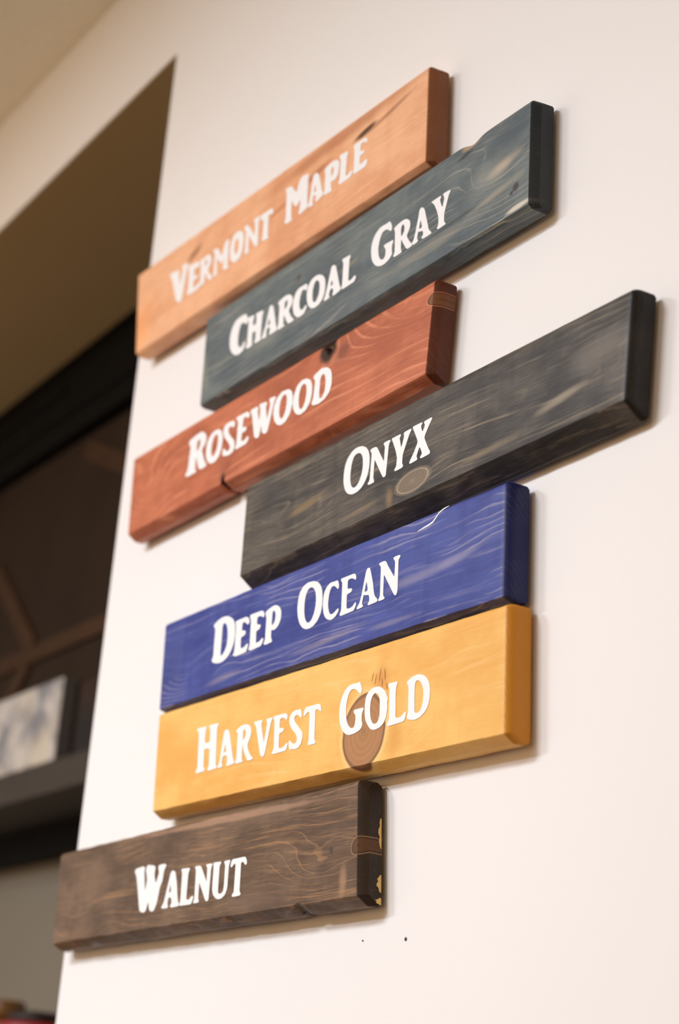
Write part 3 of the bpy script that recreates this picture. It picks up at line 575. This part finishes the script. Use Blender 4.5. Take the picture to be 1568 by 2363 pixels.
v, x, y, z = t.obj()
k = t.noise(t.xyz(t.m('MULTIPLY', x, 4.0), t.m('MULTIPLY', y, 40.0), t.m('MULTIPLY', z, 50.0)), 1.0, 3.0)
SHELFW = t.color(t.mix(k, srgb(50, 42, 35), srgb(72, 62, 52)))

unit = bpy.data.objects.new('wall_shelf_unit', None); link(unit)
unit.location = (-3.0, 0.655, 0.04)
tag(unit, 'dark wooden wall unit with a thick shelf in the recess left of the boards', 'shelf')
ux, uy, uz = unit.location
def ubox(name, x0, x1, y0, y1, z0, z1, mat, bevel=0.004):
    return mesh_obj(name, box_bm(x0 - ux, x1 - ux, y0 - uy, y1 - uy, z0 - uz, z1 - uz, bevel), mat, unit)
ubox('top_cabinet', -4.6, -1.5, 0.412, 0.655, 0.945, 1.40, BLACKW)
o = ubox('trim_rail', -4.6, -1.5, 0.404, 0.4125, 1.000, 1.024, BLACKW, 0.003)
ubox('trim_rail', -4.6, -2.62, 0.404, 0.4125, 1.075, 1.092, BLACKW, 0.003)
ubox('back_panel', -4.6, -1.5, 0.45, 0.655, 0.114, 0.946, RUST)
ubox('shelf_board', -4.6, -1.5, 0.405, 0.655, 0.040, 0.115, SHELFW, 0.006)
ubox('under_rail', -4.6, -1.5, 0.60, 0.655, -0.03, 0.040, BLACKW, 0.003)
ubox('cross_batten', -4.6, -1.5, 0.440, 0.4505, 0.395, 0.440, RED_W, 0.003)
def brace(x0, z0, x1, z1, w):
    a, b = Vector((x0, z0)), Vector((x1, z1)); t_ = (b - a).normalized(); n_ = Vector((-t_.y, t_.x)) * w / 2
    poly = [(p.x - ux, p.y - uz) for p in (a + n_, b + n_, b - n_, a - n_)]
    return mesh_obj('diagonal_brace', prism_bm(poly, 0.441 - uy, 0.4505 - uy), RED_W, unit)
brace(-3.02, 0.70, -2.70, 0.435, 0.05)
brace(-2.86, 0.28, -2.72, 0.40, 0.05)
brace(-2.52, 0.90, -1.95, 0.66, 0.05)

t = NT('whitewashed_marbled_face', 0.6, 0.3)
v, x, y, z = t.obj()
n1 = t.noise(v, 13.0, 3.0, 0.55, 0.6); n2 = t.noise(v, 7.0, 2.0)
c = t.mix(t.step(n1, 0.38, 0.62), srgb(136, 136, 140), srgb(206, 200, 192))
c = t.mix(t.m('MULTIPLY', t.step(n2, 0.45, 0.7), 0.6), c, srgb(214, 200, 172))
MARBLE = t.color(c)
GRAYSIDE = paint('gray_side', srgb(86, 82, 80), 0.6)
blk = bpy.data.objects.new('decor_block', None); link(blk); blk.location = (-2.70, 0.43, 0.1152)
tag(blk, 'whitewashed gray rectangular block standing on the dark shelf', 'decor')
def bbox(name, x0, x1, y0, y1, z0, z1, mat):
    return mesh_obj(name, box_bm(x0 + 2.70, x1 + 2.70, y0 - .43, y1 - .43, z0 - .1152, z1 - .1152, .004), mat, blk)
bbox('painted_face', -3.05, -2.394, 0.408, 0.4135, 0.1152, 0.306, MARBLE)
bbox('body', -3.048, -2.396, 0.4135, 0.448, 0.1152, 0.304, GRAYSIDE)
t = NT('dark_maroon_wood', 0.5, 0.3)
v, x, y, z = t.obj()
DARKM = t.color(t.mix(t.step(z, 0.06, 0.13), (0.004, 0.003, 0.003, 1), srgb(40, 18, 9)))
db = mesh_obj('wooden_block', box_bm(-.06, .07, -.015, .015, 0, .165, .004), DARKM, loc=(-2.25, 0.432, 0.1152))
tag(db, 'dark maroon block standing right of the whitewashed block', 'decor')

# counter low in the recess with two small things on it
COUNTER = paint('counter_wood', srgb(96, 80, 62), 0.6)
cn = bpy.data.objects.new('counter_cabinet', None); link(cn); cn.location = (-3.0, 0.5, ZF)
tag(cn, 'low wooden counter cabinet at the bottom of the recess', 'cabinet')
def cbox(name, x0, x1, y0, y1, z0, z1, mat):
    return mesh_obj(name, box_bm(x0 + 3, x1 + 3, y0 - .5, y1 - .5, z0 - ZF, z1 - ZF, .004), mat, cn)
cbox('body', -4.6, -1.4, 0.22, 0.655, ZF + .002, -0.74, COUNTER)
cbox('counter_top', -4.65, -1.35, 0.18, 0.655, -0.74, -0.70, SHELFW)
REDM = paint('red_enamel', srgb(150, 40, 44), 0.4, 0.5)
LIDM = paint('dark_lid', srgb(40, 26, 20), 0.5, 0.4)
AMB = paint('amber_brown', srgb(110, 74, 30), 0.4, 0.5)
can = bpy.data.objects.new('canister', None); link(can); can.location = (-2.515, 0.50, -0.6998)
tag(can, 'red round canister with a dark lid at the bottom left', 'canister')
mesh_obj('body', lathe_bm([(.078, 0), (.082, .006), (.082, .252), (.076, .258)]), REDM, can, True)
mesh_obj('lid', lathe_bm([(.062, .2582), (.066, .262), (.064, .276), (.050, .282), (.02, .284)]), LIDM, can, True)
jar = bpy.data.objects.new('jar', None); link(jar); jar.location = (-2.72, 0.50, -0.6998)
tag(jar, 'amber brown jar beside the red canister at the left edge', 'jar')
mesh_obj('body', lathe_bm([(.06, 0), (.066, .006), (.066, .22), (.05, .26), (.045, .27)]), AMB, jar, True)
mesh_obj('lid', lathe_bm([(.05, .2702), (.052, .274), (.052, .305), (.046, .312)]), AMB, jar, True)
